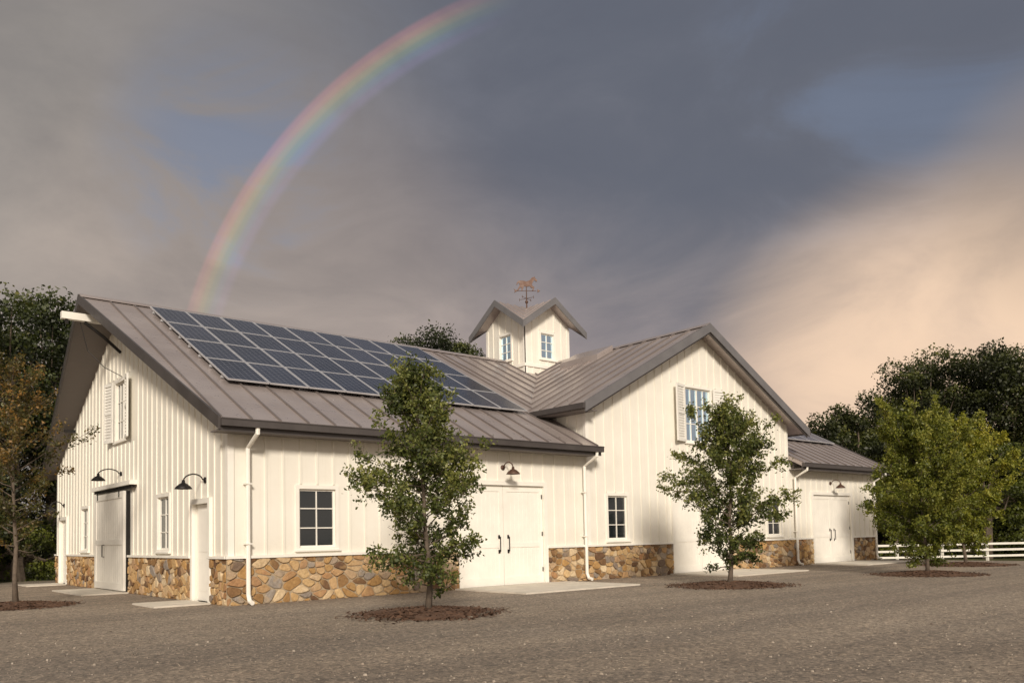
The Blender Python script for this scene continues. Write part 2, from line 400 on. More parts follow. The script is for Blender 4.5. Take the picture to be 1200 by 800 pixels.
sof.slab([(P0+.01,RY,zm(RY)-T-.005),(E0+.01,yE+.04,zm(yE)-T-.005),(-.03,yE+.04,zm(yE)-T-.005),(-.03,RY,zm(RY)-T-.005)],.03)
sof.slab([(P0+.01,RY+.001,zm(RY)-T-.005),(E0+.01,WY+OV,zm(yE)-T-.005),(-.03,WY+OV,zm(yE)-T-.005),(-.03,RY+.001,zm(RY)-T-.005)],.03)
fas.box((E0,WY+OV,zE-.17),(E1,WY+OV+.12,zE-.01))
fas.build('gutters_and_fascia',DARK,barn); rk.build('rake_trim',RAKE,barn); sof.build('soffits',SOFF,barn)
hb=MB(); hb.box((-1.6,RY-.09,7.72),(0,RY+.09,7.92)); hb.build('hay_beam',TRIM,barn)
iron.tube([(-1.0,RY,7.7),(-.5,RY,7.35),(-.03,RY,6.95)],.045,6)
iron.box((-1.5,RY-.04,7.6),(-1.42,RY+.04,7.72))
iron.tube([(-1.1,RY+.05,7.7),(-.9,RY+.05,6.9),(-.5,RY-.1,6.45),(-.05,RY-.25,6.2)],.012,5)
for y in (2.6,13.6): iron.beam((E0+.05,y,zm(y)-.3),(0,y,zm(y)-.3),.1,(0,.08,0))
ds=MB()
for x in (.38,10.72,22.25,LX-.12):
    ds.tube([(x,-OV-.06,zE-.15),(x,-OV-.06,zE-.28),(x,-.13,zE-.55),(x,-.13,.22),(x,-.2,.08),(x,-.34,.05)],.05,8)
    for z in (1.3,2.6): ds.box((x-.07,-.19,z),(x+.07,-.02,z+.03))
ds.build('downspouts',TRIM,barn)
# ---------------------------------------------------------------- cupola
cu=MB(); UX,UY=15.85,RY; c=1.2; e=1.7; uz=10.87; us=.68
fzs=[((0,-1),(1,0)),((-1,0),(0,1)),((0,1),(1,0)),((1,0),(0,1))]
for (nx,ny),(tx,ty) in fzs:
    def PC(u,z,o,nx=nx,ny=ny,tx=tx,ty=ty): return (UX+tx*u+nx*(c+o),UY+ty*u+ny*(c+o),z)
    hf=lambda u: uz-us*abs(u)-.1
    op=[(-.36,.36,8.5,9.52)]
    wall(cu,PC,-c,c,7.0,hf,op,breaks=(0,))
    window(PC,-.36,.36,8.5,9.52,2,3,glassu,tw=.08)
    battens(cu,PC,-c,c,7.0,hf,op,sp=.4)
    fbox(trim,PC,-c-.03,-c+.1,7,hf(c)-.05,.002,.03); fbox(trim,PC,c-.1,c+.03,7,hf(c)-.05,.0025,.0305)
    fbox(trim,PC,-c-.05,c+.05,8.08,8.2,.003,.06)
cu.build('cupola_walls',WALL,barn)
cr=MB(); C0=(UX,UY,uz)
for (nx,ny),(tx,ty) in fzs:
    E=(UX+nx*e,UY+ny*e,uz)
    for s in (-1,1):
        K=(UX+nx*e+tx*e*s,UY+ny*e+ty*e*s,uz-us*e)
        cr.slab([C0,E,K],.1)
        for t in (.15,.38,.61,.84):
            a=Vector((UX+nx*e*t,UY+ny*e*t,uz+.03)); b=Vector((UX+nx*e*t+tx*e*t*s,UY+ny*e*t+ty*e*t*s,uz-us*e*t+.03))
            cr.beam(a,b,.04,(nx*.025,ny*.025,0))
cr.build('cupola_roof',ROOF,barn)
ct=MB()
for (nx,ny),(tx,ty) in fzs:
    for s in (-1,1):
        a=Vector((UX+nx*(e+.001),UY+ny*(e+.001),uz+.04)); b=Vector((UX+nx*(e+.001)+tx*(e+.05)*s,UY+ny*(e+.001)+ty*(e+.05)*s,uz-us*(e+.05)+.04))
        ct.beam(a,b,.27,(nx*.05,ny*.05,0))
ct.build('cupola_rake_trim',RAKE,barn)
trim.build('trim_boards',TRIM,barn); sash.build('window_sashes',TRIM,barn)
glass.build('window_glass',GLASS,barn); glassu.build('upper_window_glass',GLASSU,barn); iron.build('door_hardware',BLACK,barn)
# ---------------------------------------------------------------- weathervane
wv=MB(); z0=uz
wv.tube([(UX,UY,z0-.1),(UX,UY,z0+1.0)],[.03,.015],8)
wv.lathe((UX,UY,z0+.25),[(.0,.07),(.05,.05),(.07,0),(.05,-.05),(0,-.07)],12)
for a in range(4):
    d=Vector((math.cos(a*math.pi/2+.3),math.sin(a*math.pi/2+.3),0)); wv.tube([(UX,UY,z0+.4),Vector((UX,UY,z0+.4))+d*.30],.010,6)
    q=Vector((UX,UY,z0+.4))+d*.34; wv.tube([q+Vector((0,0,-.05)),q+Vector((0,0,.05))],.014,6)
dr=Vector((.82,-.57,0)); B=Vector((UX,UY,z0+.72))
wv.tube([B-dr*.42,B+dr*.42],.012,6)
up=Vector((0,0,1)); th=Vector((-dr.y,dr.x,0))*.025
def plate(pts,base,sc):
    f=[base+dr*(p[0]*sc)+up*(p[1]*sc)-th for p in pts]; b=[p+th*2 for p in f]
    wv.face(f); wv.face(b[::-1])
    for i in range(len(f)):
        j=(i+1)%len(f); wv.face([f[i],f[j],b[j],b[i]])
plate([(.72,0),(.58,.09),(.58,-.09)],B,.8); plate([(-.5,.02),(-.66,.10),(-.6,0),(-.66,-.10),(-.5,-.02)],B,.8)
horse=[(-.52,.62),(-.60,.52),(-.64,.36),(-.57,.42),(-.50,.52),(-.46,.50),(-.42,.36),(-.49,.24),(-.55,.12),(-.62,.03),(-.54,.0),(-.44,.14),(-.34,.24),(-.30,.14),(-.36,.0),(-.28,.0),(-.20,.16),(-.16,.30),(.05,.27),(.22,.30),(.30,.20),(.42,.18),(.36,.04),(.44,.02),(.52,.24),(.40,.32),(.36,.42),(.44,.60),(.52,.70),(.62,.60),(.70,.62),(.68,.72),(.56,.84),(.54,.94),(.48,.88),(.36,.86),(.24,.70),(.14,.64),(0,.61),(-.22,.65),(-.38,.66)]
plate(horse,B,.66)
wv.build('weathervane',COPPER)
# ---------------------------------------------------------------- solar panels
PW,PL=1.02,1.66
pm,nt,b=newmat('solar_cells')
uvn=N(nt,'ShaderNodeUVMap'); mp=N(nt,'ShaderNodeMapping'); mp.inputs['Scale'].default_value=(6,10,1); L(nt,uvn.outputs[0],mp.inputs[0])
fr=N(nt,'ShaderNodeVectorMath',operation='FRACTION'); L(nt,mp.outputs[0],fr.inputs[0])
sx=N(nt,'ShaderNodeSeparateXYZ'); L(nt,fr.outputs[0],sx.inputs[0])
d1=math_(nt,'ABSOLUTE',math_(nt,'SUBTRACT',sx.outputs[0],.5)); d2=math_(nt,'ABSOLUTE',math_(nt,'SUBTRACT',sx.outputs[1],.5))
mm=math_(nt,'MAXIMUM',d1,d2); ln=maprange(nt,mm,.45,.48)
oi=N(nt,'ShaderNodeObjectInfo')
cc=ramp(nt,noise(nt,pos(nt),1.2,3),[(.3,(.012,.016,.030)),(.7,(.022,.027,.048))])
cc=mixc(nt,1.0,cc,ramp(nt,oi.outputs['Random'],[(0,(.8,.8,.8)),(1,(1.4,1.35,1.25))]),'MULTIPLY')
L(nt,mixc(nt,ln,cc,(.16,.17,.20)),b.inputs['Base Color']); b.inputs['Roughness'].default_value=.19
b.inputs['IOR'].default_value=1.5
FRM=simple('panel_frame_aluminium',(.62,.62,.64),.35,.5,.05,3)
me=bpy.data.meshes.new('solar_panel')
vs=[];fs=[];mi=[]
def bx(x0,y0,z0_,x1,y1,z1_,m):
    i=len(vs); vs.extend([(x0,y0,z0_),(x1,y0,z0_),(x1,y1,z0_),(x0,y1,z0_),(x0,y0,z1_),(x1,y0,z1_),(x1,y1,z1_),(x0,y1,z1_)])
    for q in ((0,3,2,1),(4,5,6,7),(0,1,5,4),(1,2,6,5),(2,3,7,6),(3,0,4,7)): fs.append(tuple(i+k for k in q)); mi.append(m)
g=.026
bx(g,g,0,PW-g,PL-g,.034,0); bx(0,0,-.002,g,PL,.04,1); bx(PW-g,0,-.002,PW,PL,.04,1); bx(g,0,-.002,PW-g,g,.04,1); bx(g,PL-g,-.002,PW-g,PL,.04,1)
me.from_pydata(vs,[],fs); me.materials.append(pm); me.materials.append(FRM)
for p,m in zip(me.polygons,mi): p.material_index=m
uv=me.uv_layers.new(name='UVMap')
for lp in me.loops:
    co=me.vertices[lp.vertex_index].co; uv.data[lp.index].uv=((co.x-g)/(PW-2*g),(co.y-g)/(PL-2*g))
arr=empty('solar_panel_array'); arr2=empty('solar_panel_array.001')
ang=math.atan(SM); ca,sa=math.cos(ang),math.sin(ang)
def panels(x0,y0,nc,nr,par):
    for i in range(nc):
        for j in range(nr):
            o=bpy.data.objects.new('panel_%d_%d'%(i,j),me); S.collection.objects.link(o); o.parent=par
            yy=y0+j*(PL+.025)*ca; o.location=(x0+i*(PW+.025),yy-.09*sa,zm(yy)+.09*ca+.02)
            o.rotation_euler=(ang+random.uniform(-.004,.004),random.uniform(-.004,.004),0)
    rb=MB()
    for j in range(nr):
        for f in (.25,.75):
            yy=y0+(j+f)*(PL+.025)*ca; rb.box((x0-.01,yy-.02,zm(yy)+.02),(x0+nc*(PW+.025)-.01,yy+.02,zm(yy)+.085))
    rb.build('mounting_rails',FRM,par)
panels(.6,1.6,9,4,arr); panels(24.5,1.7,4,3,arr2)
# ---------------------------------------------------------------- wall lamps
def lamp(P,u,z,out=.5):
    m=MB()
    pts=[P(u,z,.02)]
    for k in range(9):
        t=k/8; an=math.pi*t
        pts.append(P(u,z+.02+.11*math.sin(an)+(0 if t<.5 else -.05*(t-.5)*2),.08+(out-.08)*(1-math.cos(an))/2))
    m.tube(pts,.016,8)
    cx,cy,cz=P(u,0,out); top=z-.03; s=.9
    m.lathe((cx,cy,top),[(r*s,zz*s) for r,zz in [(.0,.02),(.035,.02),(.045,-.05),(.10,-.08),(.17,-.14),(.215,-.20),(.21,-.205),(.16,-.15),(.09,-.09),(0,-.06)]],24)
    m.tube([P(u,z,.0),P(u,z,.03)],.07,14)
    m.lathe((cx,cy,top-.12),[(.0,.06),(.03,.04),(.04,0),(.025,-.035),(0,-.045)],12)
    return m
for P,u,z,o in ((PF,7.66,3.25,.45),(PF,16.45,3.25,.45),(PF,25.1,3.25,.45)): lamp(P,u,z,o).build('wall_lamp',COPPER,smooth=True)
for P,u,z,o in ((PG,1.35,2.78,.5),(PG,8.1,3.4,.62),(PG,15.2,2.78,.45)): lamp(P,u,z,o).build('wall_lamp',BLACK,smooth=True)
# ---------------------------------------------------------------- ground
def gz(x,y):
    t=np.clip((x-28.5)/9,0,1); t=t*t*(3-2*t)
    return -.62*t
xs=np.concatenate([[-900,-400,-200,-100,-60],np.arange(-40,60,1.5),[65,75,90,130,200,400,900]])
ys=np.concatenate([[-900,-400,-200,-100,-60],np.arange(-40,50,2.0),[55,65,80,120,200,400,900]])
gm=MB(); nx_=len(xs)
for yv in ys:
    for xv in xs: gm.v.append((float(xv),float(yv),float(gz(xv,yv))))
for j in range(len(ys)-1):
    for i in range(nx_-1):
        a=j*nx_+i; gm.f.append((a,a+1,a+1+nx_,a+nx_)); gm.r.append(0)
m,nt,b=newmat('gravel_ground'); p=pos(nt)
sx=N(nt,'ShaderNodeSeparateXYZ'); L(nt,p,sx.inputs[0])
n1=noise(nt,p,.22,6,.65); n2=noise(nt,p,20,7,.85); n3=noise(nt,p,1.6,7,.7); n4=noise(nt,p,6,6,.75)
vor=N(nt,'ShaderNodeTexVoronoi'); vor.inputs['Scale'].default_value=24; vor.inputs['Randomness'].default_value=1; L(nt,p,vor.inputs['Vector'])
base=ramp(nt,n1,[(.3,(.275,.225,.175)),(.7,(.375,.315,.25))])
col=mixc(nt,1.0,base,ramp(nt,n2,[(.32,(.30,.29,.28)),(.5,(1,1,1)),(.70,(2.0,1.93,1.83))]),'MULTIPLY')
col=mixc(nt,.75,col,mixc(nt,1.0,col,ramp(nt,vor.outputs['Color'],[(0,(.4,.4,.4)),(.8,(1.25,1.22,1.2)),(1,(2.1,2.0,1.9))]),'MULTIPLY'))
col=mixc(nt,1.0,col,ramp(nt,n4,[(.35,(.76,.76,.76)),(.5,(1,1,1)),(.68,(1.26,1.24,1.2))]),'MULTIPLY')
mp=N(nt,'ShaderNodeMapping'); mp.inputs['Rotation'].default_value=(0,0,math.radians(24)); mp.inputs['Scale'].default_value=(.05,.9,1); L(nt,p,mp.inputs[0])
st=noise(nt,mp.outputs[0],1.0,5,.65,.4)
col=mixc(nt,maprange(nt,st,.42,.62,0,.65),col,mixc(nt,1.0,col,(.68,.69,.72),'MULTIPLY'))
col=mixc(nt,maprange(nt,n3,.52,.72,0,.35),col,mixc(nt,1.0,col,(1.35,1.28,1.2),'MULTIPLY'))
gn=math_(nt,'MULTIPLY',math_(nt,'SUBTRACT',n1,.5),6)
gx=maprange(nt,math_(nt,'ADD',sx.outputs[0],gn),36.5,39); gy=maprange(nt,math_(nt,'ADD',sx.outputs[1],gn),17.5,20)
grs=ramp(nt,noise(nt,p,3,6,.7),[(.3,(.05,.06,.02)),(.55,(.10,.10,.03)),(.75,(.19,.16,.06))])
col=mixc(nt,math_(nt,'MAXIMUM',gx,gy),col,grs)
L(nt,col,b.inputs['Base Color']); b.inputs['Roughness'].default_value=.9
hh=math_(nt,'ADD',math_(nt,'ADD',n2,math_(nt,'MULTIPLY',n4,.8)),math_(nt,'MULTIPLY',vor.outputs['Distance'],.6)); bump(nt,b,hh,.8,.04)
gm.build('ground',m)
ap=MB()
for (x0,y0,x1,y1) in ((5.9,-2.9,9.9,-.1),(14.6,-2.7,18.6,-.1),(23.2,-2.4,27.1,-.1)):
    xm=(x0+x1)/2
    ap.box((x0,y0,-.1),(xm-.006,y1,.035)); ap.box((xm+.006,y0,-.1),(x1,y1,.035))
for (y0,y1) in ((.8,2.35),(7.0,10.5),(14.4,15.9)): ap.box((-1.3,y0,-.1),(-.1,y1,.035))
ap.build('concrete_apron',CONC)
pb=MB()
rs=np.random.RandomState(5)
for k in range(9000):
    d=2.5+rs.rand()**1.15*15; a=rs.uniform(-.75,.75)
    an=math.radians(49.8)-a; x=-6.83+d*math.cos(an); y=-17.53+d*math.sin(an)
    if x>-.4 and y>-.3: continue
    r=rs.uniform(.005,.013)*(1+(rs.rand()<.06)*1.0); s=.7+rs.rand()*.5
    q=[(x+r*s*math.cos(t)*rs.uniform(.7,1.2),y+r*math.sin(t)*rs.uniform(.7,1.2)) for t in (0,1.25,2.5,3.8,5.0)]
    i=len(pb.v)
    for (u,v) in q: pb.v.append((u,v,-.002))
    for (u,v) in q: pb.v.append((x+(u-x)*.6,y+(v-y)*.6,r*.75))
    rr=rs.rand()
    for j in range(5):
        j2=(j+1)%5; pb.f.append((i+j,i+j2,i+5+j2,i+5+j)); pb.r.append(rr)
    pb.f.append(tuple(i+5+j for j in range(5))); pb.r.append(rr)
m,nt,b=newmat('pebbles'); a=N(nt,'ShaderNodeAttribute',attribute_name='rnd'); L(nt,ramp(nt,a.outputs['Fac'],[(0,(.09,.07,.055)),(.6,(.25,.205,.16)),(1,(.38,.33,.27))]),b.inputs['Base Color']); b.inputs['Roughness'].default_value=.9
pb.build('gravel',m,attr=True)
# ---------------------------------------------------------------- fence
fn=MB(); A=Vector((33.0,8.5)); Bv=Vector((54,-9)); dv=(Bv-A); n=11; du=dv.normalized(); pr=Vector((-du.y,du.x))
for i in range(n+1):
    q=A+dv*i/n; z=float(gz(q.x,q.y)); fn.box((q.x-.06,q.y-.06,z-.1),(q.x+.06,q.y+.06,z+1.12)); fn.box((q.x-.075,q.y-.075,z+1.12),(q.x+.075,q.y+.075,z+1.15))
for i in range(n):
    q=A+dv*i/n; q2=A+dv*(i+1)/n; za=float(gz(q.x,q.y)); zb=float(gz(q2.x,q2.y))
    for h in (.42,.75,1.08):
        fn.beam((q.x-pr.x*.065,q.y-pr.y*.065,za+h),(q2.x-pr.x*.065,q2.y-pr.y*.065,zb+h),.11,(-pr.x*.03,-pr.y*.03,0))
fn.build('white_rail_fence',WHITEF)
# ---------------------------------------------------------------- foliage
def quads_obj(name,P4,r,mat,parent=None):
    n=len(P4); me=bpy.data.meshes.new(name)
    me.vertices.add(4*n); me.vertices.foreach_set('co',P4.reshape(-1).astype(np.float32))
    me.loops.add(4*n); me.loops.foreach_set('vertex_index',np.arange(4*n,dtype=np.int32))
    me.polygons.add(n); me.polygons.foreach_set('loop_start',np.arange(0,4*n,4,dtype=np.int32)); me.polygons.foreach_set('loop_total',np.full(n,4,dtype=np.int32))
    a=me.attributes.new('rnd','FLOAT','FACE'); a.data.foreach_set('value',r.astype(np.float32))
    me.materials.append(mat); me.update(calc_edges=True); me.validate()
    o=bpy.data.objects.new(name,me); S.collection.objects.link(o)
    if parent: o.parent=parent
    return o
def leafquads(C,size,rs,bias=None,asp=.55):
    n=len(C); d=rs.normal(size=(n,3)); 
    if bias is not None: d=d+bias
    d/=np.linalg.norm(d,axis=1)[:,None]+1e-9
    t=rs.normal(size=(n,3)); t-=d*(t*d).sum(1)[:,None]; t/=np.linalg.norm(t,axis=1)[:,None]+1e-9
    s=np.cross(d,t); l=(size*rs.uniform(.65,1.3,n))[:,None]; w=l*asp
    Q=np.stack([C-t*l*.5, C+s*w*.5+d*l*.12, C+t*l*.5, C-s*w*.5+d*l*.12],1); return Q
def sapling(name,base,H,R,z0,nb,leaf,per,mat,seed,lean=(0,0),peak=.32,powr=.8,tr=.055,var=.2):
    rs=np.random.RandomState(seed); par=empty(name); wood=MB(); C=[];RR=[]
    bx_,by_=base; K=8
    wob=np.cumsum(rs.normal(0,.03,(K+1,2)),0)
    tp=[Vector((bx_+wob[k][0]*(k>0)+lean[0]*k/K,by_+wob[k][1]*(k>0)+lean[1]*k/K,H*.96*k/K)) for k in range(K+1)]
    tp[0].z=-.05
    wood.tube(tp,[tr*(1.35 if k==0 else 1)*(1-.88*k/K) for k in range(K+1)],8)
    def trunk(z):
        t=min(max(z/(H*.96),0),.999)*K; k=int(t); return tp[k].lerp(tp[k+1],t-k)
    prof=lambda t: R*((max(t,0.02)/peak)**.4 if t<peak else max(0,(1-t)/(1-peak))**powr)
    sect=rs.uniform(1-var,1+var*.75,7)
    for i in range(nb):
        t=((i+.5)/nb)**.9; z=z0+t*(H*.93-z0); o=trunk(z)
        az=i*2.399+rs.normal(0,.35); ln=(prof(t)*rs.uniform(.6,1.1)*sect[int((az%6.283)/6.284*7)]+.12)
        if rs.rand()<.07 and t>.3: ln*=1.18
        eld=rs.uniform(0,24)+50*t; el=math.radians(eld); dirn=Vector((math.cos(az)*math.cos(el),math.sin(az)*math.cos(el),math.sin(el)))
        ln/=max(.5,math.cos(el)); pts=[o]; cur=dirn.copy(); st=ln/5
        for k in range(5):
            cur=(cur+Vector(rs.normal(0,.15,3))+Vector((0,0,-.03+.025*k))).normalized(); pts.append(pts[-1]+cur*st)
        r0=max(.007,tr*.34*(1-t*.7)); wood.tube(pts,[r0*(1-.8*k/5) for k in range(6)],5,cap=False)
        nt_=max(4,int(ln*9.5)); tone=rs.normal(0,.11)
        for j in range(nt_):
            f=rs.uniform(.20,1.0)*5; k=min(int(f),4); q=pts[k].lerp(pts[k+1],f-k)
            td=(cur*.6+Vector(rs.normal(0,.75,3))+Vector((0,0,.1))).normalized(); tl=rs.uniform(.12,.32)
            e_=q+td*tl; wood.tube([q,e_],[.005,.002],3,cap=False)
            m_=int(per*rs.uniform(.45,1.5)); s=rs.uniform(.1,1.15,m_)
            P=np.array(q)[None]+np.array(td*tl)[None]*s[:,None]+rs.normal(0,.05,(m_,3))
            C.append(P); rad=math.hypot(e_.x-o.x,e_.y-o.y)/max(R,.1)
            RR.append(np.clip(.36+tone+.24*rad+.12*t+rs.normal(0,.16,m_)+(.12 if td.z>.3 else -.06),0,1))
    C=np.concatenate(C);RR=np.concatenate(RR); ok=C[:,2]>min(.28,z0*.7); C=C[ok];RR=RR[ok]
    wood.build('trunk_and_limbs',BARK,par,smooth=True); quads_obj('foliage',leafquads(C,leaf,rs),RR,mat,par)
    return len(C)
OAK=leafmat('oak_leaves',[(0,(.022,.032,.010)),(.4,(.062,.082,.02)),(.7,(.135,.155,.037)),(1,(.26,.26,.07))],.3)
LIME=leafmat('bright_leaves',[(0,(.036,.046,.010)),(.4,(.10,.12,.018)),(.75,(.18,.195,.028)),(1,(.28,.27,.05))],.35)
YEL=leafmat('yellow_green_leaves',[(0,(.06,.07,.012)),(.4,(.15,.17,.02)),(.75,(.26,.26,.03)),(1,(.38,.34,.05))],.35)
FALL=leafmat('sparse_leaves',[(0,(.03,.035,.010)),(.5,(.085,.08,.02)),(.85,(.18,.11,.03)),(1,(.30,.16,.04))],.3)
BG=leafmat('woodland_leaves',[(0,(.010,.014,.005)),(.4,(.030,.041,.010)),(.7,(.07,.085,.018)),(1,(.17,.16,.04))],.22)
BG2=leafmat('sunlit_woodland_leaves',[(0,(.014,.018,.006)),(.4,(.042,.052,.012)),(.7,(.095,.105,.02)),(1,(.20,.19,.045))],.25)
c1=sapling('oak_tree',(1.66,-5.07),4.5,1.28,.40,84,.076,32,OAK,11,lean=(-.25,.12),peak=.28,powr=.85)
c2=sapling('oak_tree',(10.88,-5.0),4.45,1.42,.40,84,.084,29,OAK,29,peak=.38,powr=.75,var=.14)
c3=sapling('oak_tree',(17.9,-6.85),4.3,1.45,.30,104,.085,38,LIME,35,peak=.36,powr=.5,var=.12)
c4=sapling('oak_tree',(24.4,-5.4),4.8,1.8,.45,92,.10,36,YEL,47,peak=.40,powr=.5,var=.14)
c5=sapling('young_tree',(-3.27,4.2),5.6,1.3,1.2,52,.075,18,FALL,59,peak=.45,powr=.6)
print('LEAVES',c1,c2,c3,c4,c5)
for (x,y,r) in ((1.66,-5.07,1.1),(10.88,-5.0,1.2),(17.9,-6.85,1.2),(24.4,-5.4,1.2),(-3.27,4.2,1.0)):
    mm_=MB(); nr,na=9,48; rs=np.random.RandomState(int(x*10)+99); er=1+.12*np.sin(np.arange(na)*2*math.pi/na*3+rs.rand()*6)+rs.normal(0,.07,na)
    for i in range(nr+1):
        for j in range(na):
            f=i/nr; rr=r*f*er[j]; z=.10*(1-f**2)+rs.normal(0,.008)+.0 if i<nr else -.01
            if 0<i<nr: z+=.008
            a_=2*math.pi*j/na; mm_.v.append((x+rr*math.cos(a_),y+rr*math.sin(a_),z))
    for i in range(nr):
        for j in range(na):
            j2=(j+1)%na; mm_.f.append((i*na+j,i*na+j2,(i+1)*na+j2,(i+1)*na+j)); mm_.r.append(0)
    for k in range(1900):
        f=rs.rand()**.5*1.15+abs(rs.normal(0,.16)); a_=rs.rand()*6.283; px=x+r*f*math.cos(a_);py=y+r*f*math.sin(a_); z=.10*max(0,1-f*f)+.012
        l=rs.uniform(.02,.05); d_=rs.rand()*6.283; ux,uy=math.cos(d_)*l,math.sin(d_)*l; vx,vy=-uy*.35,ux*.35; h=rs.uniform(-.012,.02)
        mm_.face([(px-ux-vx,py-uy-vy,z-h),(px+ux-vx,py+uy-vy,z+h),(px+ux+vx,py+uy+vy,z+h+.006),(px-ux+vx,py-uy+vy,z-h+.006)])
    mm_.build('mulch_bed',MULCH)
def bgtrees(name,lst,mat,seed,leaf=.2,per=330,woodmat=BARK):
    rs=np.random.RandomState(seed); par=empty(name); wood=MB(); C=[];RR=[];BI=[]
    for (x,y,H,R,low) in lst:
        z0=float(gz(np.array(x),y)); tz=H*.3
        wood.tube([(x,y,z0-.1),(x+rs.normal(0,.2),y+rs.normal(0,.2),z0+tz),(x+rs.normal(0,.4),y+rs.normal(0,.4),z0+H*.75)],[.32,.22,.07],8)
        nC=int(34+R*6); tone0=rs.normal(0,.09)
        zc0=low*H; 
        for k in range(nC):
            a=rs.rand()*6.283; f=rs.rand()**.85; hz=zc0+(H-zc0)*f*.93
            env=R*(math.sin(math.pi*min(1,(.12+f*.80)))**.6); rr=env*rs.rand()**.45*rs.uniform(.8,1.15)
            cr_=R*rs.uniform(.14,.33); cx=x+rr*math.cos(a); cy=y+rr*math.sin(a); hz=min(hz,H-cr_*.7)
            c_=np.array((cx,cy,z0+hz)); n=int(per*(cr_/1.0)**1.6*rs.uniform(.7,1.2))+40
            d=rs.normal(size=(n,3)); d/=np.linalg.norm(d,axis=1)[:,None]; rad=cr_*(.5+.6*rs.rand(n)**.7)
            lump=1+.28*np.sin(d[:,0]*5+k)*np.sin(d[:,1]*6+2*k)
            P=c_+d*(rad*lump)[:,None]*np.array([1,1,.72]); C.append(P); BI.append(d*.9)
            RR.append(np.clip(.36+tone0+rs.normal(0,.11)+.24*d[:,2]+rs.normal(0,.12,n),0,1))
            if k%3==0: wood.tube([(x,y,z0+tz+rs.rand()*H*.25),tuple((np.array((x,y,z0+tz))+c_)/2+rs.normal(0,.3,3)),tuple(c_)],[.10,.06,.02],5,cap=False)
    C=np.concatenate(C);RR=np.concatenate(RR);BI=np.concatenate(BI)
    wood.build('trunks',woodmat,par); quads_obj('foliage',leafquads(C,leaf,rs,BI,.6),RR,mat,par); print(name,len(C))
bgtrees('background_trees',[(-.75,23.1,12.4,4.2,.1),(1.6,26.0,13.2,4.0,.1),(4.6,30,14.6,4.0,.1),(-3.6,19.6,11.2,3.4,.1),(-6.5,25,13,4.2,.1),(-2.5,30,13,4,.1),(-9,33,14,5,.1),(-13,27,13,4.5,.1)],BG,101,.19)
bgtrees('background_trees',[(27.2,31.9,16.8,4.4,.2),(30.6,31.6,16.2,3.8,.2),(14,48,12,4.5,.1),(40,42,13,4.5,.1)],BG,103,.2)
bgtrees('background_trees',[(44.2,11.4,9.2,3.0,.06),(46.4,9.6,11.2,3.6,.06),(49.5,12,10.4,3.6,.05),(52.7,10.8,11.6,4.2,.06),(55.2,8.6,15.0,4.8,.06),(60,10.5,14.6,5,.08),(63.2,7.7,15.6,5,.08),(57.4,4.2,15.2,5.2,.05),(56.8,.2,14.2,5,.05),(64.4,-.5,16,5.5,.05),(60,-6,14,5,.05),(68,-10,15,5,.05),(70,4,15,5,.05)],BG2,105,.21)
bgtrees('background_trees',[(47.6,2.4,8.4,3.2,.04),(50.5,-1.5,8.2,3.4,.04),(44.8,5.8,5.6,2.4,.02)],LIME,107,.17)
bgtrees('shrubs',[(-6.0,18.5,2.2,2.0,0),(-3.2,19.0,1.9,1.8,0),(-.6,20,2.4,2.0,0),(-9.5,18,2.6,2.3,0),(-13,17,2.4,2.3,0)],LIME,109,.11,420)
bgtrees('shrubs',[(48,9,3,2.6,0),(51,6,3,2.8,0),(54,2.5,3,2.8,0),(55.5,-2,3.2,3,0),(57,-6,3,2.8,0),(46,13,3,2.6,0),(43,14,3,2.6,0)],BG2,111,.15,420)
# ---------------------------------------------------------------- camera
Fh=Vector((math.cos(math.radians(49.8)),math.sin(math.radians(49.8)),0)); Rh=Vector((Fh.y,-Fh.x,0)); U=Vector((0,0,1))
pitch=math.radians(3.0); roll=math.radians(1.2)
f=(Fh*math.cos(pitch)+U*math.sin(pitch)); u=(U*math.cos(pitch)-Fh*math.sin(pitch)); r=Rh
M=Matrix((( r.x,u.x,-f.x),(r.y,u.y,-f.y),(r.z,u.z,-f.z)))@Matrix.Rotation(-roll,3,'Z')
cam=bpy.data.cameras.new('camera'); co=bpy.data.objects.new('camera',cam); S.collection.objects.link(co)
co.matrix_world=Matrix.Translation((-6.83,-17.53,1.36))@M.to_4x4()
cam.sensor_width=36; cam.lens=29.13; cam.shift_y=177/1200; cam.clip_end=3000; cam.clip_start=.1
S.camera=co
# ---------------------------------------------------------------- sun + sky
sd=Vector((.56,.83,0)).normalized()*math.cos(math.radians(24)) - U*math.sin(math.radians(24))
sl=bpy.data.lights.new('sun','SUN'); sl.energy=3.45; sl.angle=math.radians(10); sl.color=(1,.895,.765)
so=bpy.data.objects.new('sun',sl); S.collection.objects.link(so); so.rotation_euler=sd.to_track_quat('-Z','Y').to_euler(); so.location=(-20,-30,20)
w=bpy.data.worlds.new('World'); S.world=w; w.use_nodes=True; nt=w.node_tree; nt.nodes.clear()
tc=N(nt,'ShaderNodeTexCoord'); nv=N(nt,'ShaderNodeVectorMath',operation='NORMALIZE'); L(nt,tc.outputs['Generated'],nv.inputs[0]); D=nv.outputs[0]
def dot(v):
    n=N(nt,'ShaderNodeVectorMath',operation='DOT_PRODUCT'); L(nt,D,n.inputs[0]); n.inputs[1].default_value=tuple(v); return n.outputs['Value']
def sdir(l,up): return (Fh+Rh*l+U*up).normalized()
def blob(l,up,inn,out): return maprange(nt,dot(sdir(l,up)),math.cos(math.radians(out)),math.cos(math.radians(inn)))
sky=N(nt,'ShaderNodeTexSky'); sky.sky_type='NISHITA'; sky.sun_disc=False; sky.sun_elevation=math.radians(24); sky.sun_rotation=math.atan2(-sd.x,-sd.y)
skyc=mixc(nt,1.0,sky.outputs[0],(.075,.075,.075),'MULTIPLY')
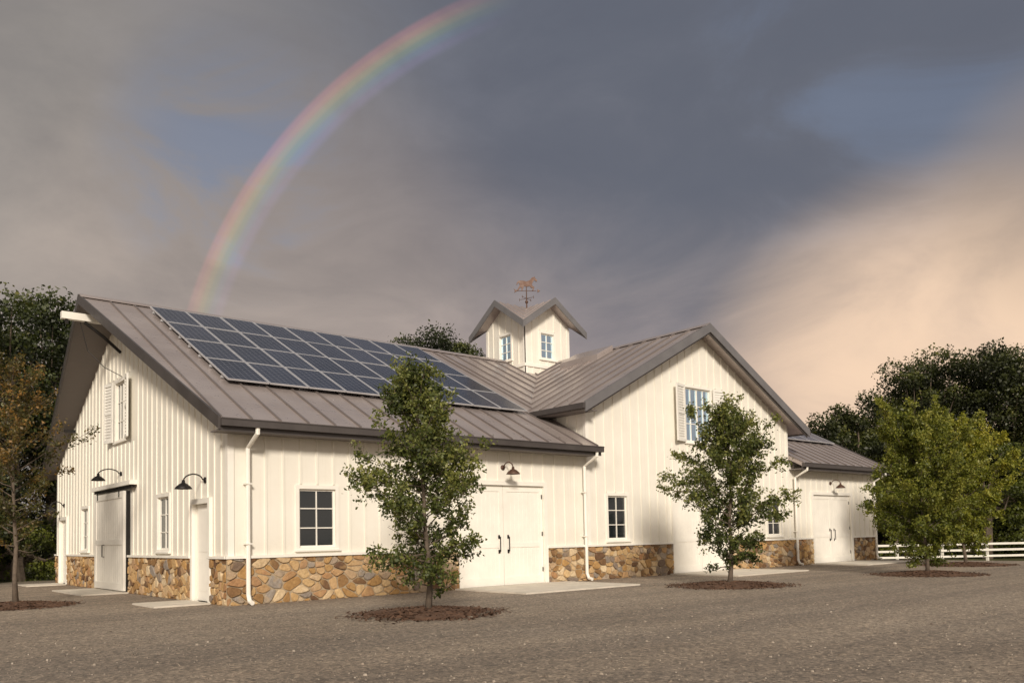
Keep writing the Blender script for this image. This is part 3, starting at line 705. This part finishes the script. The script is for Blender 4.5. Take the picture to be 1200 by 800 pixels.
mp=N(nt,'ShaderNodeMapping'); mp.inputs['Scale'].default_value=(1,1,2.4); mp.inputs['Location'].default_value=(.6,.2,.9); L(nt,D,mp.inputs[0])
na=noise(nt,mp.outputs[0],1.9,8,.54,.6); mp2=N(nt,'ShaderNodeMapping'); mp2.inputs['Scale'].default_value=(1,1,2.0); mp2.inputs['Location'].default_value=(3.1,1.7,.4); L(nt,D,mp2.inputs[0])
nb2=noise(nt,mp2.outputs[0],4.2,9,.58,.5)
el=dot((0,0,1)); la=dot(Rh); fo=dot(Fh)
eln=math_(nt,'ADD',el,math_(nt,'MULTIPLY',math_(nt,'SUBTRACT',na,.5),.20))
col=ramp(nt,eln,[(0,(.56,.45,.39)),(.18,(.46,.38,.355)),(.29,(.29,.258,.262)),(.40,(.172,.176,.208)),(.58,(.155,.168,.205)),(1,(.33,.34,.36))])
lan=math_(nt,'ADD',la,math_(nt,'MULTIPLY',math_(nt,'SUBTRACT',nb2,.5),.35))
col=mixc(nt,maprange(nt,lan,.0,-.42,0,.82),col,(.30,.272,.248))
col=mixc(nt,math_(nt,'MULTIPLY',blob(-.28,.24,3,20),.6),col,(.42,.35,.31))
col=mixc(nt,.8,col,ramp(nt,na,[(.28,(.76,.78,.83)),(.5,(.99,.99,.99)),(.72,(1.28,1.25,1.21))]),'MULTIPLY')
col=mixc(nt,.9,col,ramp(nt,nb2,[(.3,(.80,.81,.84)),(.5,(1,1,1)),(.7,(1.22,1.20,1.17))]),'MULTIPLY')
dk=math_(nt,'MULTIPLY',blob(.38,.54,6,27),maprange(nt,nb2,.70,.36,.45,.8)); col=mixc(nt,dk,col,(.125,.138,.175))
g1=math_(nt,'MULTIPLY',blob(-.33,.46,1,9),maprange(nt,nb2,.42,.60)); g2=math_(nt,'MULTIPLY',blob(.47,.58,3,13),maprange(nt,nb2,.44,.68))
g3=math_(nt,'MULTIPLY',maprange(nt,fo,.2,-.5),maprange(nt,na,.5,.7))  # unseen blue opening added behind the camera for upper windows to reflect
gap=math_(nt,'MAXIMUM',math_(nt,'MAXIMUM',math_(nt,'MULTIPLY',g1,.6),math_(nt,'MULTIPLY',g2,.4)),g3)
col=mixc(nt,gap,col,mixc(nt,.5,skyc,(.19,.245,.37)))
pk=math_(nt,'MULTIPLY',blob(.52,.10,6,18),maprange(nt,nb2,.30,.62,.7,1)); col=mixc(nt,pk,col,(.93,.68,.49))
pk2=math_(nt,'MULTIPLY',blob(.68,.40,1,8),.3); col=mixc(nt,pk2,col,(.50,.37,.26))
col=mixc(nt,maprange(nt,dot(-sd),.1,1,0,.75),col,(.95,.82,.68))  # warm brightening added to the unseen sky behind, to light the walls
A=(Fh*.987+Rh*.1325+U*.091).normalized()
ang_=math_(nt,'MULTIPLY',math_(nt,'ARCCOSINE',dot(A)),180/math.pi)
t=maprange(nt,ang_,27.9,30.3,0,1,False)
rb=ramp(nt,t,[(0,(0,0,0)),(.2,(.045,.035,.085)),(.36,(.03,.07,.10)),(.5,(.06,.11,.045)),(.62,(.15,.135,.03)),(.75,(.22,.09,.035)),(.88,(.17,.04,.035)),(1,(0,0,0))],'EASE')
msk=math_(nt,'MULTIPLY',maprange(nt,el,.20,.34,.5,1),maprange(nt,la,.03,-.10,0,1)); msk=math_(nt,'MULTIPLY',msk,maprange(nt,nb2,.3,.6,.65,1))
msk=math_(nt,'MULTIPLY',msk,maprange(nt,fo,.2,.5))
rb=mixc(nt,1.0,rb,mixc(nt,msk,(0,0,0),(.82,.78,.76)),'MULTIPLY')
col=mixc(nt,1.0,col,rb,'ADD')
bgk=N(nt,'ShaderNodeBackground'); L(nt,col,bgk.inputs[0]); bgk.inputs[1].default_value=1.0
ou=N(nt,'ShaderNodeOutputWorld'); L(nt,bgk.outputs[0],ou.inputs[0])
S.view_settings.view_transform='Standard'; S.view_settings.look='None'; S.view_settings.exposure=0
